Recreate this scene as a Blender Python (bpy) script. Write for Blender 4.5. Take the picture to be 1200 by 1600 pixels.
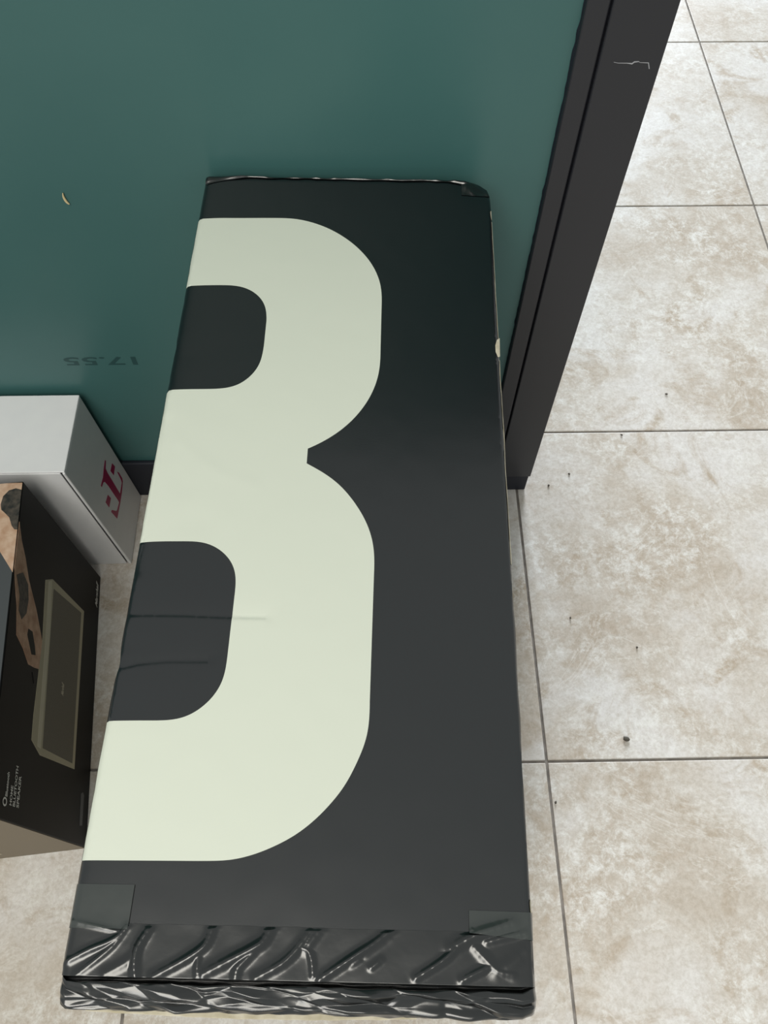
import bpy, bmesh, math, random
from mathutils import Vector, Matrix, noise
from mathutils.geometry import delaunay_2d_cdt, tessellate_polygon
random.seed(7)
for o in list(bpy.data.objects): bpy.data.objects.remove(o)
SC = bpy.context.scene
COL = SC.collection

# ------------------------------------------------------------ camera
F_PX, PITCH, YAW, ROLL, CAM_H = 1282.68, 1.07384, 0.02993, 0.01245, 1.27659
_f = Vector((math.sin(YAW)*math.cos(PITCH), math.cos(YAW)*math.cos(PITCH), -math.sin(PITCH)))
_r0 = Vector((math.cos(YAW), -math.sin(YAW), 0)); _u0 = _r0.cross(_f)
_r = _r0*math.cos(ROLL)+_u0*math.sin(ROLL); _u = _u0*math.cos(ROLL)-_r0*math.sin(ROLL)
CAM = Vector((0, 0, CAM_H))
cd = bpy.data.cameras.new('camera'); cam = bpy.data.objects.new('camera', cd); COL.objects.link(cam)
cam.matrix_world = Matrix(((_r.x, _u.x, -_f.x, 0), (_r.y, _u.y, -_f.y, 0), (_r.z, _u.z, -_f.z, CAM_H), (0, 0, 0, 1)))
cd.sensor_fit = 'VERTICAL'; cd.sensor_height = 36; cd.lens = F_PX/1600*36
cd.clip_start = 0.02; cd.clip_end = 100
SC.camera = cam
SC.view_settings.view_transform = 'Standard'; SC.view_settings.look = 'None'
SC.view_settings.gamma = 1; SC.view_settings.use_curve_mapping = False
SC.view_settings.exposure = 0.0

# ------------------------------------------------------------ light
w = bpy.data.worlds.new('world'); SC.world = w; w.use_nodes = True
w.node_tree.nodes['Background'].inputs[0].default_value = (0.94, 1.0, 0.985, 1)
w.node_tree.nodes['Background'].inputs[1].default_value = 0.52
def area(name, loc, target, sx, sy, power, col):
    l = bpy.data.lights.new(name, 'AREA'); l.shape = 'RECTANGLE'; l.size = sx; l.size_y = sy
    l.energy = power; l.color = col
    o = bpy.data.objects.new(name, l); COL.objects.link(o); o.location = loc
    o.rotation_euler = (Vector(target)-Vector(loc)).to_track_quat('-Z', 'Y').to_euler()
    return o
area('shop_window_daylight', (1.55, 12.0, 3.0), (1.2, 0, 0.2), 2.7, 4.6, 2850, (0.87, 0.93, 1.0))
area('ceiling_lamp_light', (-0.60, -1.0, 2.85), (-0.55, -0.6, 0), 1.2, 1.2, 36, (1.0, 0.96, 0.87))
area('added_wall_fill_light', (-1.2, -2.3, 2.85), (-0.9, -1.2, 0), 1.2, 1.2, 34, (1.0, 0.98, 0.93))  # added fill that brightens the lower wall; no lamp is known there

# ------------------------------------------------------------ pixel helpers
def ray(x, y): return _f + _r*((x-600)/F_PX) - _u*((y-800)/F_PX)
def on_z(x, y, z):
    d = ray(x, y); return CAM + d*((z-CAM_H)/d.z)
def on_plane(x, y, n, p):
    d = ray(x, y); return CAM + d*(n.dot(p-CAM)/n.dot(d))

# ------------------------------------------------------------ materials
def srgb(r, g, b):
    return tuple((c/255/12.92 if c <= 10 else ((c/255+.055)/1.055)**2.4) for c in (r, g, b)) + (1,)
def mat(name, col, rough=.5, spec=.5, bump=None, coat=0):
    m = bpy.data.materials.new(name); m.use_nodes = True; nt = m.node_tree; b = nt.nodes['Principled BSDF']
    b.inputs['Base Color'].default_value = col; b.inputs['Roughness'].default_value = rough
    b.inputs['Specular IOR Level'].default_value = spec
    if coat: b.inputs['Coat Weight'].default_value = coat; b.inputs['Coat Roughness'].default_value = .1
    if bump:
        tc = nt.nodes.new('ShaderNodeTexCoord'); n = nt.nodes.new('ShaderNodeTexNoise')
        n.inputs['Scale'].default_value = bump[0]; n.inputs['Detail'].default_value = 4
        nt.links.new(tc.outputs['Object'], n.inputs['Vector'])
        bp = nt.nodes.new('ShaderNodeBump'); bp.inputs['Strength'].default_value = bump[1]; bp.inputs['Distance'].default_value = bump[2]
        nt.links.new(n.outputs['Fac'], bp.inputs['Height']); nt.links.new(bp.outputs['Normal'], b.inputs['Normal'])
    return m
def vary(m, scale, c1, c2, detail=5, lo=.35, hi=.65):
    """colour of the thing itself varies between two tones"""
    nt = m.node_tree; b = nt.nodes['Principled BSDF']
    tc = nt.nodes.new('ShaderNodeTexCoord'); n = nt.nodes.new('ShaderNodeTexNoise')
    n.inputs['Scale'].default_value = scale; n.inputs['Detail'].default_value = detail
    r = nt.nodes.new('ShaderNodeValToRGB'); e = r.color_ramp.elements
    e[0].position = lo; e[1].position = hi; e[0].color = c1; e[1].color = c2
    nt.links.new(tc.outputs['Object'], n.inputs['Vector']); nt.links.new(n.outputs['Fac'], r.inputs[0])
    nt.links.new(r.outputs[0], b.inputs['Base Color'])
    return m

M_LAM = mat('black_laminate', (.0009, .0020, .0030, 1), .27, 1.0, (900, .03, .001))
M_PALE = mat('pale_green_print', (.665, .70, .60, 1), .42, .45, (700, .03, .001))
M_TAPE = mat('black_plastic_tape', (.003, .0035, .0033, 1), .24, 1.0, (120, .05, .002))
M_PATCH = mat('clear_tape_over_black', (.026, .031, .028, 1), .22, 1.0, (120, .04, .002))
M_CARD = vary(mat('raw_cardboard', (.5, .45, .34, 1), .85, .2), 90, (.46, .41, .29, 1), (.62, .57, .45, 1))
M_TEAL = vary(mat('teal_wall_paint', (.05, .16, .155, 1), .38, .45, (260, .06, .001)), 2.2, (.041, .117, .113, 1), (.051, .135, .129, 1))
M_POST = mat('black_metal_trim', (.015, .016, .021, 1), .42, .5, (400, .04, .001))
M_RUB = mat('dark_rubber_base', (.010, .012, .020, 1), .6, .4)
M_SCR = mat('scratch_metal', (.34, .34, .36, 1), .5, .5)
M_INK = mat('dark_teal_ink', (.018, .062, .062, 1), .5, .4)
M_GROUT = vary(mat('grey_grout', (.2, .18, .16, 1), .9, .2), 60, (.15, .135, .12, 1), (.25, .225, .20, 1))
M_WHITE = vary(mat('white_card', (.72, .72, .71, 1), .5, .4, (500, .04, .001)), 40, (.765, .765, .77, 1), (.785, .785, .785, 1))
M_MAG = mat('magenta_print', (.36, .006, .075, 1), .45, .4)
M_BBOX = mat('black_box_print', (.003, .0031, .0031, 1), .5, .16, (800, .03, .001))
M_BGREY = mat('grey_reflection_and_print', (.060, .066, .070, 1), .5, .5)  # for the small grey strip, and ceiling reflection painted on the package top
M_SKIN = vary(mat('printed_skin', (.40, .22, .13, 1), .5, .4), 60, (.46, .25, .15, 1), (.66, .42, .28, 1))
M_SKIN2 = vary(mat('printed_skin_light', (.5, .33, .22, 1), .5, .4), 60, (.45, .27, .17, 1), (.62, .45, .33, 1))
M_INKSK = vary(mat('printed_tattoo', (.03, .03, .027, 1), .5, .4), 130, (.022, .022, .020, 1), (.085, .070, .055, 1))
M_CREAM = mat('printed_cream_rim', (.46, .42, .29, 1), .5, .4)
M_CREAM2 = mat('printed_cream_edge', (.62, .58, .44, 1), .5, .4)
M_GRILL = vary(mat('printed_grille', (.05, .047, .033, 1), .55, .4), 900, (.115, .106, .078, 1), (.150, .138, .104, 1))
M_LETTER = mat('printed_grey_lettering', (.85, .85, .80, 1), .5, .4)
M_SHEET = mat('brown_card_end', (.20, .165, .12, 1), .75, .3, (300, .05, .001))
M_DIRT = mat('dark_dirt', (.09, .08, .065, 1), .9, .2)
M_SHAVE = mat('pale_wood_fibre', (.62, .50, .28, 1), .6, .4)

def tile_material():
    m = bpy.data.materials.new('cream_stone_tile'); m.use_nodes = True; nt = m.node_tree; N = nt.nodes; L = nt.links
    b = N['Principled BSDF']
    tc = N.new('ShaderNodeTexCoord'); oi = N.new('ShaderNodeObjectInfo')
    sh = N.new('ShaderNodeVectorMath'); sh.operation = 'SCALE'; sh.inputs[0].default_value = (37, 61, 23)
    L.new(oi.outputs['Random'], sh.inputs['Scale'])
    ad = N.new('ShaderNodeVectorMath'); L.new(tc.outputs['Object'], ad.inputs[0]); L.new(sh.outputs[0], ad.inputs[1])
    def nz(scale, det, rough, dist):
        n = N.new('ShaderNodeTexNoise'); n.inputs['Scale'].default_value = scale; n.inputs['Detail'].default_value = det
        n.inputs['Roughness'].default_value = rough; n.inputs['Distortion'].default_value = dist
        L.new(ad.outputs[0], n.inputs['Vector']); return n
    def ramp(src, stops):
        r = N.new('ShaderNodeValToRGB'); e = r.color_ramp.elements
        while len(e) < len(stops): e.new(.5)
        for k, (p, c) in enumerate(stops): e[k].position = p; e[k].color = c
        L.new(src, r.inputs[0]); return r
    def mix(fac, a, bb, t='MIX'):
        x = N.new('ShaderNodeMix'); x.data_type = 'RGBA'; x.blend_type = t
        if isinstance(fac, float): x.inputs[0].default_value = fac
        else: L.new(fac, x.inputs[0])
        for s, v in ((6, a), (7, bb)):
            if isinstance(v, tuple): x.inputs[s].default_value = v
            else: L.new(v, x.inputs[s])
        return x.outputs[2]
    big = ramp(nz(4.2, 8, .62, .5).outputs['Fac'], [(.34, (.47, .40, .325, 1)), (.47, (.55, .495, .43, 1)), (.62, (.66, .63, .60, 1))])
    warm = ramp(nz(9, 7, .66, 1.1).outputs['Fac'], [(.52, (0, 0, 0, 1)), (.66, (1, 1, 1, 1))])
    c = mix(warm.outputs[0], big.outputs[0], (.455, .38, .30, 1))
    fl = ramp(nz(46, 10, .82, .25).outputs['Fac'], [(.46, (0, 0, 0, 1)), (.62, (1, 1, 1, 1))])
    mk = ramp(nz(6, 3, .5, 0).outputs['Fac'], [(.34, (.15, .15, .15, 1)), (.60, (.95, .95, .95, 1))])
    fm = mix(1.0, fl.outputs[0], mk.outputs[0], 'MULTIPLY')
    c = mix(fm, c, (.75, .735, .70, 1))
    vn = nz(5, 6, .6, 1.2); ab = N.new('ShaderNodeMath'); ab.operation = 'SUBTRACT'; ab.inputs[1].default_value = .5
    L.new(vn.outputs['Fac'], ab.inputs[0]); a2 = N.new('ShaderNodeMath'); a2.operation = 'ABSOLUTE'; L.new(ab.outputs[0], a2.inputs[0])
    vein = ramp(a2.outputs[0], [(0, (.38, .38, .38, 1)), (.010, (0, 0, 0, 1))])
    c = mix(vein.outputs[0], c, (.76, .74, .70, 1))
    fine = ramp(nz(160, 5, .7, .4).outputs['Fac'], [(.35, (.80, .78, .74, 1)), (.6, (1, 1, 1, 1))])
    c = mix(.8, c, fine.outputs[0], 'MULTIPLY')
    L.new(c, b.inputs['Base Color'])
    b.inputs['Roughness'].default_value = .42; b.inputs['Specular IOR Level'].default_value = .4
    bp = N.new('ShaderNodeBump'); bp.inputs['Strength'].default_value = .12; bp.inputs['Distance'].default_value = .002
    L.new(nz(40, 8, .7, 1).outputs['Fac'], bp.inputs['Height']); L.new(bp.outputs['Normal'], b.inputs['Normal'])
    return m
M_TILE = tile_material()

# ------------------------------------------------------------ mesh helpers
def link(name, me, m=None, parent=None, smooth=False):
    o = bpy.data.objects.new(name, me); COL.objects.link(o)
    if m is not None:
        me.materials.clear(); me.materials.append(m)
    if smooth: me.polygons.foreach_set('use_smooth', [True]*len(me.polygons))
    if parent: o.parent = parent
    return o
def from_bm(name, bm, m, parent=None, smooth=False):
    bmesh.ops.recalc_face_normals(bm, faces=bm.faces)
    me = bpy.data.meshes.new(name); bm.to_mesh(me); bm.free(); me.update()
    return link(name, me, m, parent, smooth)
def box_bm(lo, hi, bev=.0, seg=2):
    bm = bmesh.new(); bmesh.ops.create_cube(bm, size=1)
    for v in bm.verts:
        v.co = Vector([lo[k] + (v.co[k]+.5)*(hi[k]-lo[k]) for k in range(3)])
    if bev: bmesh.ops.bevel(bm, geom=bm.edges[:], offset=bev, segments=seg, profile=.5, affect='EDGES')
    return bm
def box(name, lo, hi, m, parent=None, bev=0., seg=2): return from_bm(name, box_bm(lo, hi, bev, seg), m, parent)
def empty(name, loc=(0, 0, 0), rz=0):
    o = bpy.data.objects.new(name, None); COL.objects.link(o); o.location = loc; o.rotation_euler.z = rz
    o.empty_display_size = .05; return o
def tag(o, label=None, cat=None, group=None, kind=None):
    if label: o['label'] = label
    if cat: o['category'] = cat
    if group: o['group'] = group
    if kind: o['kind'] = kind
    return o
def plate(name, pts, n, m, parent, thick=.0003):
    """flat printed patch: outline points on a face, given its thickness outwards along n"""
    n = n.normalized(); bm = bmesh.new()
    a = [bm.verts.new(p) for p in pts]; b = [bm.verts.new(p+n*thick) for p in pts]
    k = len(pts)
    for i in range(k): bm.faces.new((a[i], a[(i+1) % k], b[(i+1) % k], b[i]))
    t0 = n.orthogonal().normalized(); t1 = n.cross(t0)
    for tri in tessellate_polygon([[Vector((p.dot(t0), p.dot(t1), 0)) for p in pts]]):
        if len(set(tri)) == 3:
            for ring in (a, b):
                try: bm.faces.new([ring[q] for q in tri])
                except ValueError: pass
    return from_bm(name, bm, m, parent)
def text(name, body, m, p0, right, up, width, height, parent, shear=0, thick=.0003, lift=.0, bold=.02):
    cu = bpy.data.curves.new(name, 'FONT'); cu.body = body; cu.shear = shear; cu.resolution_u = 3; cu.offset = bold
    t = bpy.data.objects.new('tmp', cu); COL.objects.link(t)
    me = bpy.data.meshes.new_from_object(t.evaluated_get(bpy.context.evaluated_depsgraph_get()))
    bpy.data.objects.remove(t); bpy.data.curves.remove(cu)
    xs = [v.co.x for v in me.vertices]; ys = [v.co.y for v in me.vertices]
    right = right.normalized(); up = up.normalized(); n = right.cross(up)
    for v in me.vertices:
        a = (v.co.x-min(xs))/(max(xs)-min(xs))*width; b = (v.co.y-min(ys))/(max(ys)-min(ys))*height
        v.co = p0 + right*a + up*b + n*(thick+lift)
    me.name = name
    return link(name, me, m, parent)
def catmull(pts, sub=4):
    out = []
    for i in range(len(pts)-1):
        p0 = pts[max(i-1, 0)]; p1 = pts[i]; p2 = pts[i+1]; p3 = pts[min(i+2, len(pts)-1)]
        for s in range(sub):
            t = s/sub
            out.append(tuple(.5*(2*p1[k]+(p2[k]-p0[k])*t+(2*p0[k]-5*p1[k]+4*p2[k]-p3[k])*t*t+(3*p1[k]-p0[k]-3*p2[k]+p3[k])*t**3) for k in (0, 1)))
    out.append(pts[-1]); return out
def smooth_curve(pts, win=6, passes=2):
    d = catmull(pts, 8); out = [d[0]]; acc = 0
    for k in range(1, len(d)):
        a, b = d[k-1], d[k]; l = math.hypot(b[0]-a[0], b[1]-a[1]); t = 2-acc
        while t <= l: out.append((a[0]+(b[0]-a[0])*t/l, a[1]+(b[1]-a[1])*t/l)); t += 2
        acc = l-(t-2)
    out.append(d[-1])
    for _ in range(passes):
        n = len(out); new = []
        for k in range(n):
            h = min(win, k, n-1-k); q = out[k-h:k+h+1]
            new.append((sum(p[0] for p in q)/len(q), sum(p[1] for p in q)/len(q)))
        out = new
    return out[::2] + ([out[-1]] if (len(out)-1) % 2 else [])
def inside(p, poly):
    x, y = p; c = False; j = len(poly)-1
    for i in range(len(poly)):
        xi, yi = poly[i]; xj, yj = poly[j]
        if (yi > y) != (yj > y) and x < (xj-xi)*(y-yi)/(yj-yi)+xi: c = not c
        j = i
    return c
def seg_dist(p, a, b):
    ax, ay = a; bx, by = b; dx, dy = bx-ax, by-ay; L2 = dx*dx+dy*dy or 1e-12
    t = max(0, min(1, ((p[0]-ax)*dx+(p[1]-ay)*dy)/L2))
    ex, ey = p[0]-ax-dx*t, p[1]-ay-dy*t
    return math.hypot(ex, ey), t, (dx*(p[1]-ay)-dy*(p[0]-ax))/math.sqrt(L2)

# ============================================================ FLOOR
TS = .6; GX, GY = .25984, .25665
floor = box('floor', (GX-5*TS, GY-4*TS, -.06), (GX+7*TS, GY+11*TS, -.0022), M_GROUT)
tag(floor, kind='structure')
tm = None
for i in range(-5, 7):
    for j in range(-4, 11):
        if tm is None:
            h = TS/2-.0019
            t = from_bm('tile', box_bm((-h, -h, -.009), (h, h, 0), .0012, 2), M_TILE, floor); tm = t.data
        else: t = link('tile', tm, None, floor)
        t.location = (GX+(i+.5)*TS, GY+(j+.5)*TS, random.uniform(-.0004, 0))

# ============================================================ WALL, POST, BASEBOARD
WY = .741; WH = 1.2; WT = .10
wall = tag(box('wall_back', (-3.1, WY, 0), (.196, WY+WT, WH), M_TEAL), kind='structure')
post = tag(empty('trim_1', (.236, .735, 0)), kind='structure')
def pbox(name, lo, hi, m, bev=.001, parent=post):
    o = box(name, lo, hi, m, None, bev); off = Vector(post.location); 
    o.data.transform(Matrix.Translation(-off)); o.parent = parent; return o
pbox('edge_bead', (.1945, .7335, .048), (.2155, WY+WT+.006, WH), M_POST, .0015)
fp = pbox('post_cover', (.2175, .732, .048), (.277, WY+WT+.006, WH), M_POST, .0015)
pbox('groove_core', (.2150, .739, .048), (.2180, WY+WT, WH), M_RUB, .0)
pbox('post_foot', (.1945, .7335, 0), (.2745, WY+WT+.004, .0475), M_RUB, .002)
# ragged dark lip drawn for the shadow line where the bead overlaps the paint
bm = bmesh.new(); prev = None
for k in range(301):
    z = .05 + k*(WH-.06)/300
    wdt = .0012 + .0010*noise.noise((z*23, 1, 0)) + .001*noise.noise((z*90, 5, 0))
    a = bm.verts.new((.1950, .7345, z)); b = bm.verts.new((.1945-max(wdt, .0006), WY-.0004, z)); c = bm.verts.new((.1950, WY, z))
    if prev:
        bm.faces.new((prev[0], a, b, prev[1])); bm.faces.new((prev[1], b, c, prev[2]))
    prev = (a, b, c)
o = from_bm('bead_shadow_lip', bm, M_RUB); o.data.transform(Matrix.Translation(-Vector(post.location))); o.parent = post
# scratch in the black cover
ny = Vector((0, -1, 0)); pc = Vector((0, .732, 0))
sc_px = [(959, 97), (966, 98.5), (980, 98.6), (987.5, 99.5), (991, 96.8), (998, 96), (1000, 97.6), (1013, 98), (1014.3, 107.5)]
sw = [.3, .35, .5, 1.1, 1.0, .6, .3, .35, .25]
up, dn = [], []
for k, (x, y) in enumerate(sc_px):
    if k == len(sc_px)-1: up.append((x+.8, y)); dn.append((x-.6, y))
    elif k == len(sc_px)-2: up.append((x+.8, y-.4)); dn.append((x-.4, y+.7))
    else: up.append((x, y-sw[k])); dn.append((x, y+sw[k]))
pts = [on_plane(x, y, ny, pc) - Vector(post.location) for x, y in up+dn[::-1]]
plate('scratch', pts, ny, M_SCR, fp, .0002)
box('top_cap', (-3.1, WY-.006, WH), (.277, WY+WT+.008, WH+.018), M_POST, wall, .003)
base = tag(box('baseboard_back', (-3.1, WY-.009, 0), (.1935, WY+.0005, .105), M_RUB, None, .003), kind='structure')
# inked figures on the wall, upside down
a = on_plane(211, 557, ny, Vector((0, WY, 0))); b = on_plane(104, 572, ny, Vector((0, WY, 0)))
o = text('inked_figures', '17.55', M_INK, a, Vector((-1, 0, 0)), Vector((0, 0, -1)), a.x-b.x, (a.z-b.z)*.92, wall, 0, .0002)
tag(o, 'faint dark figures 17.55 written upside down')

# ============================================================ BIG BLACK CARTON
H = .682; RZ = -math.radians(2.35)
ORG = Vector((-.2025, -.0225))            # near left corner, world
W_, L_ = .3005, .7545
ca, sa = math.cos(RZ), math.sin(RZ)
BW = empty('speaker_carton', (ORG.x, ORG.y, 0), RZ)
tag(BW, 'tall black carton with a huge pale green figure 3 on top', 'box')
def loc2(p): d = (p[0]-ORG.x, p[1]-ORG.y); return (d[0]*ca+d[1]*sa, -d[0]*sa+d[1]*ca)
def top_px(x, y, z=H): p = on_z(x, y, z); return loc2((p.x, p.y))
# outline of the top, dented and with a crushed far right corner
def edge_line(a, b, amp, seed, step=.004):
    n = int(math.hypot(b[0]-a[0], b[1]-a[1])/step); dx, dy = b[0]-a[0], b[1]-a[1]; l = math.hypot(dx, dy); out = []
    for k in range(n):
        t = k/n; q = amp*noise.noise((t*l*30, seed, 0))*min(1, 8*t, 8*(1-t))
        out.append((a[0]+dx*t-dy/l*q, a[1]+dy*t+dx/l*q))
    return out
BND = []
crn = [(0.004, 0), (W_-.004, 0), (W_, .004), (W_, L_-.026), (W_-.003, L_-.011), (W_-.012, L_-.002), (W_-.02, L_), (.003, L_), (0, L_-.003), (0, .004)]
for k in range(len(crn)):
    BND += edge_line(crn[k], crn[(k+1) % len(crn)], .0009, k*3.7)
# the dent on the left edge by the lower dark bay
dv = top_px(178, 1035)[1]
BND = [(x+.0028*math.exp(-((y-dv)/.012)**2) if x < .01 else x, y) for x, y in BND]
dv2 = top_px(270, 540)[1]
BND = [(x+.0014*math.exp(-((y-dv2)/.008)**2) if x < .01 else x, y) for x, y in BND]

def bez(p, n=20): return [tuple((1-t)**3*p[0][k]+3*t*(1-t)**2*p[1][k]+3*t*t*(1-t)*p[2][k]+t**3*p[3][k] for k in (0, 1)) for t in [m/n for m in range(n+1)]]
segA = [(400, 341)] + bez([(443, 341), (518, 341), (596.7, 398), (596.7, 462)]) + [(596.2, 480)]
segB = [(594.5, 550)] + bez([(594.2, 565), (592.5, 615), (555, 672), (481, 701)])
segC = [(479.2, 724), (510, 741.5), (536, 763), (558.7, 792), (573.7, 819), (582.5, 847), (585, 873), (584.4, 895)]
segD = [(577.8, 1095), (577.2, 1120), (573.5, 1149), (562, 1182), (539, 1227), (511.6, 1261.4), (484, 1288), (452, 1310.5), (411, 1330), (374, 1341.3), (342, 1345), (273, 1345)]
segE = [(240, 1126), (262, 1125.5), (278, 1123.5), (296, 1117.5), (315, 1105.6), (333.8, 1087.5), (347, 1066), (352.8, 1045), (356, 1020)]
segF = [(366, 935), (368.8, 910), (367.3, 891), (360, 875), (345, 859.5), (326, 849.5), (307.5, 846), (280, 845.8)]
segG = [(320, 608), (343, 607.7), (360, 605.5), (376.7, 599.5), (391.7, 588), (403, 575), (409.3, 560), (412.7, 537)]
segH = [(416, 505), (417.2, 490), (415.5, 479), (411, 469.5), (400, 458), (383, 449.3), (366.7, 446), (340, 445.7)]
px3 = [(240, 340.8)] + smooth_curve(segA) + smooth_curve(segB) + smooth_curve(segC) + smooth_curve(segD) + [(60, 1343.5), (60, 1126)]
px3 += smooth_curve(segE) + smooth_curve(segF) + [(130, 846.2), (130, 609)] + smooth_curve(segG) + smooth_curve(segH) + [(240, 446)]
NUM = []
for k in range(len(px3)):
    a = top_px(*px3[k]); b = top_px(*px3[(k+1) % len(px3)]); n = max(1, int(math.hypot(b[0]-a[0], b[1]-a[1])/.0035))
    NUM += [(a[0]+(b[0]-a[0])*t/n, a[1]+(b[1]-a[1])*t/n) for t in range(n)]

CREASE = []   # (a, b, depth, half width, side step)
def crease(pts, depth, wd, step=0):
    q = [top_px(*p) for p in pts]
    for k in range(len(q)-1): CREASE.append((q[k], q[k+1], depth, wd, step, k == 0, k == len(q)-2))
crease([(192, 962), (225, 962), (290, 963), (362, 966), (420, 967)], -.0008, .0018)
crease([(186, 1046), (215, 1039), (260, 1035), (330, 1035)], -.0008, .0020)
crease([(176, 1008), (200, 1010), (240, 1011)], -.0004, .006)
crease([(252, 655), (245, 720), (232, 790), (222, 845), (210, 890)], -.0008, .0014)
crease([(278, 690), (320, 722), (345, 741), (400, 757)], .0003, .005)
crease([(295, 820), (310, 818)], -.0004, .012)
crease([(275, 740), (285, 760)], -.0004, .010)
crease([(274, 560), (350, 540), (410, 532)], -.0003, .007)
crease([(680, 1035), (720, 1050)], -.0003, .02)
def bump_top(u, v, near=True):
    dz = 0.
    def rnd(d, r): return 0. if d >= r else -(r-math.sqrt(max(0, r*r-(r-max(d, 0))**2)))
    dz += rnd(u, .0062)*.75 + rnd(W_-u, .0028) + rnd(L_-v, .006)*.6
    if near: t = min(1, max(0, (.026-v)/.012)); dz -= .011*t*t*(3-2*t)
    dz -= .0013*(max(0, .028-u)/.028)**2
    # crushed corner
    c = max(0, 1-math.hypot(u-W_, v-L_)/.045); dz -= .007*c*c
    dz += .0004*noise.noise((u*9, v*9, 2)) + .00012*noise.noise((u*50, v*50, 4))
    best = 0.
    for a, b, dp, wd, st, k0, k1 in CREASE:
        m = 12*wd if wd < .003 else 4*wd
        if min(a[0], b[0])-m < u < max(a[0], b[0])+m and min(a[1], b[1])-m < v < max(a[1], b[1])+m:
            d, t, sg = seg_dist((u, v), a, b)
            if wd < .003:
                over = math.sqrt(max(0, d*d-sg*sg)); q = max(0, min(1, (sg+wd)/(2*wd))); q = q*q*(3-2*q)
                g = dp*q*math.exp(-max(0, sg-wd)/(4*wd))*math.exp(-(over/.004)**2)
            else: g = dp*math.exp(-(d/wd)**2)*.8
            if abs(g) > abs(best): best = g
    dz += best
    return dz
# grid + outlines, constrained triangulation
pts2 = []; edges = []
def loop(poly):
    s = len(pts2); pts2.extend(Vector(p) for p in poly); n = len(poly)
    edges.extend((s+k, s+(k+1) % n) for k in range(n))
loop(BND)
loop(NUM)
step = .0046
nu, nv = int(W_/step), int(L_/step)
for i in range(1, nu):
    for j in range(1, nv): pts2.append(Vector((i*W_/nu+random.uniform(-.0002, .0002), j*L_/nv+random.uniform(-.0002, .0002))))
for d in (.001, .0024, .0042):
    for j in range(2, int(L_/.004)-2):
        pts2.append(Vector((d+.0012, j*.004+.001))); pts2.append(Vector((W_-d-.0008, j*.004+.001)))
for a, b, dp, wd, *rest in CREASE:
    if wd > .003: continue
    l = math.hypot(b[0]-a[0], b[1]-a[1]); n = max(1, int(l/.003)); tx, ty = (b[0]-a[0])/l, (b[1]-a[1])/l
    for k in range(n):
        for o_ in (0, .0009, -.0009, .0019, -.0019, .0033, -.0033):
            pts2.append(Vector((a[0]+tx*l*k/n-ty*o_, a[1]+ty*l*k/n+tx*o_)))
vo, eo, fo, *_ = delaunay_2d_cdt(pts2, edges, [], 0, 1e-7)
bmT = bmesh.new(); bmN = bmesh.new()
zt = [bump_top(p[0], p[1]) for p in vo]
vT = [bmT.verts.new((p[0], p[1], H+z)) for p, z in zip(vo, zt)]
vN = {}
for f in fo:
    c = (sum(vo[k][0] for k in f)/3, sum(vo[k][1] for k in f)/3)
    if not inside(c, BND): continue
    bmT.faces.new([vT[k] for k in f])
    if inside(c, NUM):
        vs = []
        for k in f:
            if k not in vN: vN[k] = bmN.verts.new((vo[k][0], vo[k][1], H+zt[k]+.00018))
            vs.append(vN[k])
        bmN.faces.new(vs)
bmesh.ops.delete(bmT, geom=[v for v in bmT.verts if not v.link_faces], context='VERTS')
bmesh.ops.recalc_face_normals(bmT, faces=bmT.faces)
# walls of the carton
for z in (H-.014, .45, .2, .004, 0):
    be = [e for e in bmT.edges if len(e.link_faces) == 1]
    r = bmesh.ops.extrude_edge_only(bmT, edges=be)
    for v in r['geom']:
        if isinstance(v, bmesh.types.BMVert): v.co.z = z
body = from_bm('carton_body', bmT, M_LAM, BW, True)
body.data.set_sharp_from_angle(angle=math.radians(48))
num = from_bm('printed_figure', bmN, M_PALE, BW, True)
tag(num, 'huge pale green figure 3 running along the carton')
# the bars of the figure run on over the left edge and down that side
def side_strip(name, v0, v1):
    bm = bmesh.new(); cols = 24; rows = [0, .0015, .003, .006, .02, .06, .11]; g = []
    for i in range(cols+1):
        v = v0+(v1-v0)*i/cols
        xs = min((p for p in BND if p[0] < .012), key=lambda p: abs(p[1]-v))[0]
        g.append([bm.verts.new((xs-.00025, v, H+bump_top(xs, v)-r+.0002)) for r in rows])
    for i in range(cols):
        for k in range(len(rows)-1): bm.faces.new((g[i][k], g[i+1][k], g[i+1][k+1], g[i][k+1]))
    return from_bm(name, bm, M_PALE, BW, True)
def lv(y): # v on the left edge for an image row of the top
    return top_px(320-(y-270)*.1885, y)[1]
for y0, y1 in ((341, 446), (609, 846), (1126, 1343.5)): side_strip('printed_bar', lv(y1), lv(y0))

# pale worn paper edge down the right side, with one torn chip
def worn(y0, y1, width, seed):
    v0 = top_px(833-(1560-y0)*.0535, y0)[1]; v1 = top_px(833-(1560-y1)*.0535, y1)[1]
    bm = bmesh.new(); n = max(4, int(abs(v1-v0)/.003)); prev = None
    for k in range(n+1):
        v = v0+(v1-v0)*k/n
        xs = max((p for p in BND if p[0] > W_-.012), key=lambda p: -abs(p[1]-v))[0]
        ww = max(.00012, width*(.6+.9*noise.noise((v*60, seed, 0)))*min(1, 6*k/n+.1, 6*(1-k/n)+.1))
        z0 = H+bump_top(xs, v)
        a = bm.verts.new((xs-ww, v, H+bump_top(xs-ww, v)+.0003)); b = bm.verts.new((xs+.0004, v, z0+.0001)); c = bm.verts.new((xs+.0004, v, z0-.002))
        if prev: bm.faces.new((prev[0], a, b, prev[1])); bm.faces.new((prev[1], b, c, prev[2]))
        prev = (a, b, c)
    return from_bm('worn_edge', bm, M_CARD, BW, True)
worn(345, 535, .00045, 1); worn(560, 690, .00055, 2); worn(690, 800, .0004, 3); worn(800, 880, .00035, 5); worn(1405, 1428, .0008, 6)
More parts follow.
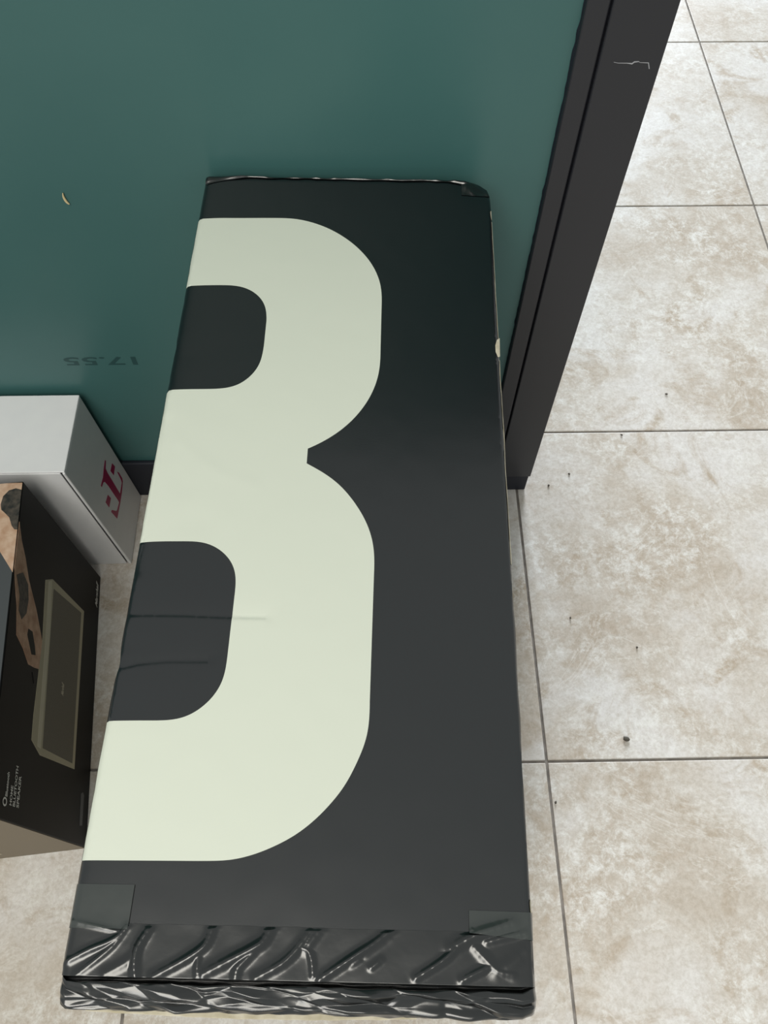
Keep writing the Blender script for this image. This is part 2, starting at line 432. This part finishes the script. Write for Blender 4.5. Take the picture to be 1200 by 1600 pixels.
worn(328, 342, .0012, 9)
chip = [(781, 527), (776.5, 531), (773.8, 540), (774.5, 550), (778, 558), (781.5, 556)]
bm = bmesh.new(); cc = top_px(778.5, 543)
ring = [top_px(*p) for p in chip]
vsr = [bm.verts.new((u, v, H+bump_top(min(u, W_-.0004), v)+.0004)) for u, v in ring]; vc = bm.verts.new((cc[0], cc[1], H+.0012))
for k in range(len(vsr)): bm.faces.new((vc, vsr[k], vsr[(k+1) % len(vsr)]))
o = from_bm('torn_chip', bm, M_CARD, BW, True); tag(o, 'torn pale chip on the right edge')

# ---- black plastic tape round the near end
RIDGE = []
def ridge(pts, hgt, wd, asym=0):
    q = [top_px(*p) for p in catmull(pts, 3)]
    for k in range(len(q)-1): RIDGE.append((q[k], q[k+1], hgt, wd/2150., k/(len(q)-1), asym))
ridge([(112, 1439), (150, 1447), (192, 1457)], .0011, 3)
ridge([(198, 1449), (186, 1462), (168, 1473), (140, 1484), (92, 1508)], .0022, 4.5)
ridge([(198, 1450), (176, 1478), (150, 1500), (118, 1524)], .0018, 4.5)
ridge([(232, 1454), (216, 1480), (211, 1505), (212, 1528)], .0036, 5.5)
ridge([(211, 1490), (195, 1505), (165, 1521)], .0014, 6)
ridge([(333, 1448), (325, 1470), (313, 1484), (285, 1502), (240, 1526)], .0030, 6)
ridge([(312, 1486), (309, 1505), (308, 1525)], .0016, 4)
ridge([(424, 1450), (412, 1470), (395, 1482), (360, 1500), (318, 1522)], .0034, 7)
ridge([(405, 1478), (388, 1495), (372, 1512), (368, 1527)], .0026, 6)
ridge([(485, 1455), (465, 1482), (440, 1506), (400, 1528)], .0026, 6)
ridge([(463, 1480), (480, 1484), (487, 1500), (489, 1525)], .0020, 4)
ridge([(500, 1452), (486, 1470), (478, 1482)], .0018, 7)
ridge([(612, 1453), (585, 1474), (560, 1490), (530, 1510), (500, 1530)], .0030, 5.5)
ridge([(605, 1462), (570, 1488)], .0016, 6)
ridge([(738, 1455), (712, 1482), (690, 1502), (650, 1528)], .0030, 5)
ridge([(770, 1508), (745, 1520), (722, 1532)], .0022, 5)
ridge([(800, 1443), (770, 1452), (740, 1462), (705, 1482)], .0036, 8)
ridge([(820, 1458), (790, 1464), (760, 1472)], .0018, 5)
ridge([(742, 1480), (760, 1500), (778, 1517), (800, 1522)], .0020, 6)
ridge([(828, 1480), (800, 1505), (776, 1518)], .0016, 10)
ridge([(595, 1500), (580, 1512)], .0014, 4)
ridge([(548, 1508), (560, 1500)], .0012, 4)
vE = top_px(450, 1533)[1]        # fold line where the top of the tape dips
vS = top_px(450, 1449)[1]        # where the tape starts
def wrinkle(u, v, fade=1):
    z = 0
    for a, b, hg, wd, t, asym in RIDGE:
        if min(a[0], b[0])-4*wd < u < max(a[0], b[0])+4*wd and min(a[1], b[1])-4*wd < v < max(a[1], b[1])+4*wd:
            d, tt, s = seg_dist((u, v), a, b)
            g = hg*(.45+.55*math.sin(math.pi*min(1, max(0, t*.8+.15))))*(math.exp(-(d/wd)**2))*.85
            if abs(g) > abs(z): z = g
    return z
def crumple(p, s):
    return 1-2*abs(noise.noise((p[0]*s, p[1]*s, p[2]*s)))
def tape_front():
    bm = bmesh.new(); NU = 300; g = []
    path = []       # (v, z, crumple amount)
    vs0 = vS; n1 = 84
    for k in range(n1+1): path.append((vs0+(vE-vs0)*k/n1, .0005, 0))
    R = .011; vN0 = -.0012
    n2 = 46
    for k in range(1, n2+1):
        t = k/n2; v = vE+(vN0+.0035-vE)*t
        path.append((v, .0005-.0052*math.exp(-((t-.10)/.09)**2)-.004*t*t, min(1, t*4)))
    for k in range(1, 15):
        a = k/14*math.pi/2; path.append((vN0+.0035-.0045*math.sin(a), -.0035-.0045*(1-math.cos(a)), 1))
    for k in range(1, 30): path.append((vN0-.0010, -.008-.0028*k, 1-.6*k/30))
    for i in range(NU+1):
        s = i/NU; u = -.0009+(W_+.0018)*s; col = []
        wob = .0012*noise.noise((s*9, 3, 0)) + .0006*noise.noise((s*30, 7, 0))
        for k, (v, z, cr) in enumerate(path):
            vv = v + (wob*.4 if k == 0 else 0)
            if cr == 0:
                zz = H+bump_top(min(max(u, 0), W_), v, False)+z+max(-.0004, wrinkle(u, v)*min(1, k/5))
                zz += .00025*noise.noise((u*60, v*60, 9))
                lu = u
            else:
                n = crumple((u*.6+v*.9, v*2.2, z*2.2), 46); vd = noise.voronoi((u*30+v*60, v*95, z*95))[0]; n2_ = 2*min(.8, vd[1]-vd[0])-.5
                q = cr*(.0022*n+.0021*n2_ - .0012)
                zz = H+z+q*.9+bump_top(min(max(u, 0), W_), v, False); vv = v-q*.55 + wob*.6*cr
                lu = u+.0010*cr*noise.noise((v*80, u*60, 3))
            # round the two side edges and corners
            if s < .012: zz -= .004*(1-s/.012)**2
            if s > .988: zz -= .005*((s-.988)/.012)**2
            if s > .97 and cr: vv += .003*((s-.97)/.03)
            if s < .02 and cr: vv += .004*(1-s/.02)
            col.append(bm.verts.new((lu, vv, zz)))
        g.append(col)
    for i in range(NU):
        for k in range(len(path)-1): bm.faces.new((g[i][k], g[i][k+1], g[i+1][k+1], g[i+1][k]))
    # down the two sides
    for side, col in ((-1, g[0]), (1, g[-1])):
        low = [bm.verts.new((v.co.x+side*.0004, v.co.y, min(v.co.z, H-.09))) for v in col]
        mid = [bm.verts.new((v.co.x+side*.0006, v.co.y, v.co.z-.006)) for v in col]
        for k in range(len(col)-1):
            bm.faces.new((col[k], mid[k], mid[k+1], col[k+1])); bm.faces.new((mid[k], low[k], low[k+1], mid[k+1]))
    return from_bm('end_tape', bm, M_TAPE, BW, True)
tag(tape_front(), 'wrinkled shiny black plastic tape over the near end')
def patch(name, quad, lift, amp, seed, nx=60, ny=50):
    q = [top_px(*p) for p in quad]; bm = bmesh.new(); g = []
    for i in range(nx+1):
        r = []
        for j in range(ny+1):
            s, t = i/nx, j/ny
            u = (q[0][0]*(1-s)+q[1][0]*s)*(1-t)+(q[3][0]*(1-s)+q[2][0]*s)*t
            v = (q[0][1]*(1-s)+q[1][1]*s)*(1-t)+(q[3][1]*(1-s)+q[2][1]*s)*t
            uu = min(max(u, .0), W_)
            z = H+bump_top(uu, v, False)+lift+max(-.0002, wrinkle(u, v))+amp*noise.noise((u*70, v*70, seed))
            r.append(bm.verts.new((min(max(u, -.0012), W_+.0012), v, z-max(0, -u)*2-max(0, u-W_)*2)))
        g.append(r)
    for i in range(nx):
        for j in range(ny): bm.faces.new((g[i][j], g[i][j+1], g[i+1][j+1], g[i+1][j]))
    return from_bm(name, bm, M_PATCH, BW, True)
patch('tape_patch', [(106, 1380.5), (211, 1382.5), (200, 1452), (93, 1449)], .0009, .0002, 3)
patch('tape_patch', [(732.5, 1422.5), (833, 1426), (834, 1470), (733, 1458)], .0009, .0002, 8)
# loose light board lip that shows below the tape at the near end
bm = bmesh.new(); prev = None
for k in range(81):
    t = k/80; u = .012+t*.215; v = -.0040-.0022*math.sin(math.pi*t)-.0012*abs(noise.noise((t*14, 2, 2)))
    ring = [bm.verts.new((u, v, H-.030)), bm.verts.new((u, v+.0006, H-.0285)), bm.verts.new((u, .002, H-.0285)), bm.verts.new((u, .002, H-.030))]
    if prev:
        for m in range(4): bm.faces.new((prev[m], ring[m], ring[(m+1) % 4], prev[(m+1) % 4]))
    else: bm.faces.new(ring)
    prev = ring
bm.faces.new(prev[::-1])
from_bm('board_flap', bm, M_CARD, BW)

# ---- narrow tape along the far edge
def tape_far():
    bm = bmesh.new(); NU = 260; g = []
    for i in range(NU+1):
        s = i/NU; u = .0015+(W_-.016)*s; col = []
        edge = max(0, 1-u/.045)+max(0, 1-(W_-u)/.05)
        wd = .0035+.012*min(1, edge)**1.2+.002*noise.noise((u*50, 1, 1))
        vend = L_ - (0 if u < W_-.02 else (u-(W_-.02))*.25)
        for k in range(15):
            t = k/14; v = vend-wd*(1-t)
            c = crumple((u, v, .3), 55); e = min(1, .25+edge)
            z = H+bump_top(u, min(v, L_-.0005))+.0006+.0018*math.sin(math.pi*min(1, t*1.1))*(.5+c*.7)*(.6+.8*e)*min(1, 5*t)
            col.append(bm.verts.new((u, min(v, vend), z)))
        for k in range(1, 5): col.append(bm.verts.new((u, vend+.0007, H-.003-.008*k)))
        g.append(col)
    for i in range(NU):
        for k in range(len(g[0])-1): bm.faces.new((g[i][k], g[i][k+1], g[i+1][k+1], g[i+1][k]))
    return from_bm('far_tape', bm, M_TAPE, BW, True)
tape_far()
bm = bmesh.new(); g = []                 # crumpled wad at the far right corner
for i in range(29):
    r = []
    for j in range(25):
        u = W_-.030+.0295*i/28; v = L_-.024+.0225*j/24
        d = max(0, (u-(W_-.012))+(v-(L_-.010)))
        ed = min(i, 28-i, j, 24-j)/4
        z = H+bump_top(min(u, W_), min(v, L_))+.0005+min(1, ed)*.0022*crumple((u, v, 1.7), 70)-.35*d
        r.append(bm.verts.new((u-d*.55, v-d*.55, z)))
    g.append(r)
for i in range(28):
    for j in range(24): bm.faces.new((g[i][j], g[i][j+1], g[i+1][j+1], g[i+1][j]))
from_bm('corner_tape', bm, M_TAPE, BW, True)

# ============================================================ WHITE BOX BY THE WALL
XR, Y0, Y1, HT, WD = -.4262, .5985, .7325, .300, .34
Y1 = WY-.0095
WB = empty('white_box', (XR-WD/2, (Y0+Y1)/2, 0)); off = Vector(WB.location)
tag(WB, 'white card box with a magenta logo standing against the teal wall', 'box')
def wpart(name, lo, hi, m=M_WHITE, bev=.0012, parent=WB):
    o = box(name, lo, hi, m, None, bev)
    for v in o.data.vertices: v.co.x += max(0, 1-(XR-v.co.x)/.08)*FLARE*(HT-v.co.z)   # side stands a little out of plumb
    o.data.transform(Matrix.Translation(-off)); o.parent = parent; return o
FLARE = .048
wpart('inner_tray', (XR-WD+.002, Y0+.014, .0), (XR-.0045, Y1-.001, HT-.003), M_WHITE, .0005)
wpart('top_panel', (XR-WD, Y0+.0008, HT-.0022), (XR, Y1, HT))
wpart('front_panel', (XR-WD, Y0, .0), (XR-.0066, Y0+.0022, HT-.0028))
sp = wpart('side_panel', (XR-.0042, Y0-.0004, .0), (XR, Y1, HT-.0026), M_WHITE, .0018)
nx = Vector((1, 0, FLARE)).normalized(); px_ = Vector((XR, 0, HT))
def wb(pts): return [on_plane(130+x/10, 690+y/10, nx, px_)-off for x, y in pts]
T_ = [(338, 288), (352, 300), (349, 420), (378, 488), (575, 815), (602, 640), (592, 600), (528, 470), (556, 485), (607, 572), (617, 625), (602, 800), (577, 960), (530, 1203), (438, 1100), (448, 1068), (512, 1085), (528, 1075), (560, 950), (540, 912), (390, 690), (335, 627), (312, 640), (290, 712), (274, 690), (308, 560), (320, 430)]
lg = plate('logo_letter', wb(T_), nx, M_MAG, sp)
plate('logo_square', wb([(450, 340), (495, 388), (476, 525), (425, 458)]), nx, M_MAG, sp)
plate('logo_square', wb([(385, 830), (430, 885), (405, 1030), (350, 950)]), nx, M_MAG, sp)

# ============================================================ BLACK SPEAKER PACKAGE
P0 = Vector((-.4289, .1458, 0)); P1 = Vector((-.4702, .5735, 0)); FL2 = .029; SH = .320; SWD = .26
dr = (P1-P0).normalized(); nr = Vector((dr.y, -dr.x, 0)); LEN = (P1-P0).length
SB = empty('speaker_package', P0, math.atan2(-dr.x, dr.y))
tag(SB, 'black printed package of a home speaker, in front of the white box', 'box')
Minv = Matrix.Rotation(-SB.rotation_euler.z, 4, 'Z') @ Matrix.Translation(-P0)
def S(p): return Minv @ p
sb = box('package_body', (-SWD, .0006, 0), (0, LEN, SH), M_BBOX, SB, .0014)
ep = box('end_panel', (-SWD+.001, -.0004, .0006), (-.0016, .0012, SH-.001), M_SHEET, SB, .0003)
for o in (sb, ep):
    for v in o.data.vertices: v.co.x += max(0, 1+v.co.x/.08)*FL2*(SH-v.co.z)   # side bulges a little towards the floor
def fs(pts, lift=0.): return [S(on_plane(x, y, nr+Vector((0, 0, FL2)), P0+Vector((0, 0, SH))+nr*lift)) for x, y in pts]
LX = Vector((1, 0, FL2)).normalized(); LY = Vector((0, 1, 0)); LZ = Vector((0, 0, 1))
def ft(pts, lift=0.):
    out = []
    for x, y in pts:
        p = S(on_z(x, y, SH+lift)); p.x = min(p.x, -.0008); p.y = min(p.y, LEN-.001); out.append(p)
    return out
def c7(pts): return [(x/4.2125, 740+y/4.2105) for x, y in pts]
# ceiling reflection painted grey on the black top, with the tattooed arm crossing on to the side
plate('top_reflection', [Vector((-SWD+.004, .004, SH)), Vector((-.0016, .004, SH)), Vector((-.0016, LEN-.10, SH)), Vector((-SWD+.004, LEN-.03, SH))], LZ, M_BGREY, SB, .0002)
arm_t = plate('arm_print', ft([(-70, 800), (-40, 752), (10, 752), (60, 752), (60, 800), (40, 850), (24, 894), (0, 862), (-40, 830)], 0), LZ, M_SKIN2, SB, .0004)
plate('tattoo_print', ft(c7([(5, 205), (22, 150), (60, 112), (105, 98), (175, 105), (150, 365), (95, 368), (78, 345), (62, 290), (35, 262), (10, 240)])), LZ, M_INKSK, SB, .0006)
armside = [(30, 815), (34, 845), (40, 873), (45, 906), (57, 954), (64, 992), (67.5, 1013), (64, 1025), (62, 1046), (53, 1043), (44, 1038), (35.6, 1013), (25.5, 992), (26, 947), (23.5, 915), (20, 885)]
def fsz(pts):
    out = []
    for p in fs(pts): p.z = min(p.z, SH-.0012); out.append(p)
    return out
plate('arm_print', fsz(armside), LX, M_SKIN, SB, .0003)
plate('tattoo_print', fsz(c7([(108, 665), (150, 650), (183, 730), (186, 830), (172, 920), (140, 960), (122, 900), (128, 800)])), LX, M_INKSK, SB, .0005)
plate('finger_gap', fs(c7([(185, 1020), (212, 1040), (228, 1140), (232, 1195), (205, 1190), (178, 1060)])), LX, M_BBOX, SB, .0005)
spk = plate('speaker_picture', fs([(71, 906), (82, 905), (131, 955), (116, 1202), (62, 1180), (49, 1156), (52, 1118), (66, 1000)]), LX, M_CREAM, SB, .00035)
plate('grille_picture', fs([(83.5, 920), (126.5, 957.5), (112.5, 1193), (66, 1169)]), LX, M_GRILL, spk, .00055)
plate('rim_highlight', fs([(76, 908), (81, 907), (78, 985), (63, 1170), (58, 1166), (70, 1010)]), LX, M_CREAM2, spk, .0005)
plate('finger_gap', fs([(50, 1050), (51.5, 1050), (54, 1068), (52.5, 1068)]), LX, M_BBOX, SB, .0006)
def sb_text(name, body, a, b, cap, m=M_LETTER, shear=0, lift=0., parent=SB):
    A = fs([a])[0]; B = fs([b])[0]; C = fs([(a[0]-cap, a[1]-cap*.28)])[0]
    return text(name, body, m, A+LX*.0001, LY, Vector((-FL2, 0, 1)), abs(B.y-A.y), abs(C.z-A.z), parent, shear, .0003, lift)
sb_text('lettering', 'HOME', (17.5, 1259), (20, 1228), 3.6)
sb_text('lettering', 'BLUETOOTH', (22.8, 1261), (29, 1198), 3.7)
sb_text('lettering', 'SPEAKER', (28.6, 1263), (33, 1213), 3.8)
sb_text('lettering', 'Bluetooth', (11, 1245), (14.5, 1207), 3.6)
# round symbol before the word
A = fs([(7.0, 1252.5)])[0]; bm = bmesh.new()
ro = [bm.verts.new(A+LX*.0004+LY*(.0052*math.cos(t))+LZ*(.0062*math.sin(t))) for t in [k*math.tau/28 for k in range(28)]]
ri = [bm.verts.new(A+LX*.0004+LY*(.0030*math.cos(t))+LZ*(.0040*math.sin(t))) for t in [k*math.tau/28 for k in range(28)]]
for k in range(28): bm.faces.new((ro[k], ro[(k+1) % 28], ri[(k+1) % 28], ri[k]))
from_bm('round_symbol', bm, M_LETTER, SB)
sb_text('lettering', 'Marshall', (151.5, 950), (153.5, 911), 3.6, shear=.5)
sb_text('lettering', 'Marshall', (98, 1088), (99, 1068), 4, M_CREAM2, .5, .0006)
plate('barcode_strip', fs([(126.5, 1240), (129.5, 1238), (131, 1243), (128, 1290), (124, 1290)]), LX, M_BGREY, SB, .0003)
o = plate('end_label', [Vector((-.16, -.0005, .040)), Vector((-.094, -.0005, .040)), Vector((-.100, -.0005, .075)), Vector((-.16, -.0005, .085))], -LY, M_CARD, SB, .0003)

# ============================================================ SMALL THINGS
def crumb(x, y, rx, ry, rz, label, seed):
    p = on_z(x, y, 0); bm = bmesh.new(); bmesh.ops.create_icosphere(bm, subdivisions=2, radius=1)
    for v in bm.verts:
        k = 1+.45*noise.noise(v.co*1.7+Vector((seed, 0, 0)))
        v.co = Vector((v.co.x*rx*k, v.co.y*ry*k, v.co.z*rz*k))
    mz = min(v.co.z for v in bm.verts)
    for v in bm.verts: v.co.z -= mz
    o = from_bm('dirt_crumb', bm, M_DIRT, None, True); o.location = (p.x, p.y, 0); o.rotation_euler.z = -.3
    return tag(o, label, 'dirt')
crumb(978, 1155, .0058, .0036, .002, 'largest dark crumb on the floor tile right of the black carton', 3)
crumb(995, 1012, .0016, .0020, .0012, 'tiny dark speck in the middle of the tile right of the carton', 5)
crumb(891, 966, .0014, .0022, .0012, 'tiny dark speck near the grout line beside the carton', 8)
crumb(1041, 616, .0026, .0018, .0012, 'dark speck on the bright tile beyond the black post', 11)
crumb(971, 680, .0024, .0016, .0012, 'dark speck just below the cross grout line right of the post', 14)
crumb(889, 741, .0022, .0018, .0012, 'upper of two dark specks by the foot of the post', 17)
crumb(857, 759, .0018, .0026, .0012, 'lower dark speck close to the foot of the post', 19)
crumb(868, 1254, .0016, .0022, .0010, 'small grey speck on the grout line beside the carton near its end', 23)
# curled fibre stuck to the wall
cv = [(98, 302), (99, 307), (101.5, 312), (105, 316.5), (108.5, 319)]
cu = catmull(cv, 4); bm = bmesh.new(); prev = None
for k, (x, y) in enumerate(cu):
    t = k/(len(cu)-1); c = on_plane(x, y, ny, Vector((0, WY-.0014, 0))); r = .0012*math.sin(math.pi*(.12+.8*t))+.0002
    ring = [bm.verts.new(c+Vector((r*math.cos(a), .0011*math.sin(a), r*.6*math.cos(a)))) for a in [m*math.tau/8 for m in range(8)]]
    if prev:
        for m in range(8): bm.faces.new((prev[m], ring[m], ring[(m+1) % 8], prev[(m+1) % 8]))
    else: bm.faces.new(ring)
    prev = ring
bm.faces.new(prev[::-1])
tag(from_bm('wood_fibre', bm, M_SHAVE, None, True), 'small curled pale fibre stuck to the teal wall', 'fibre')
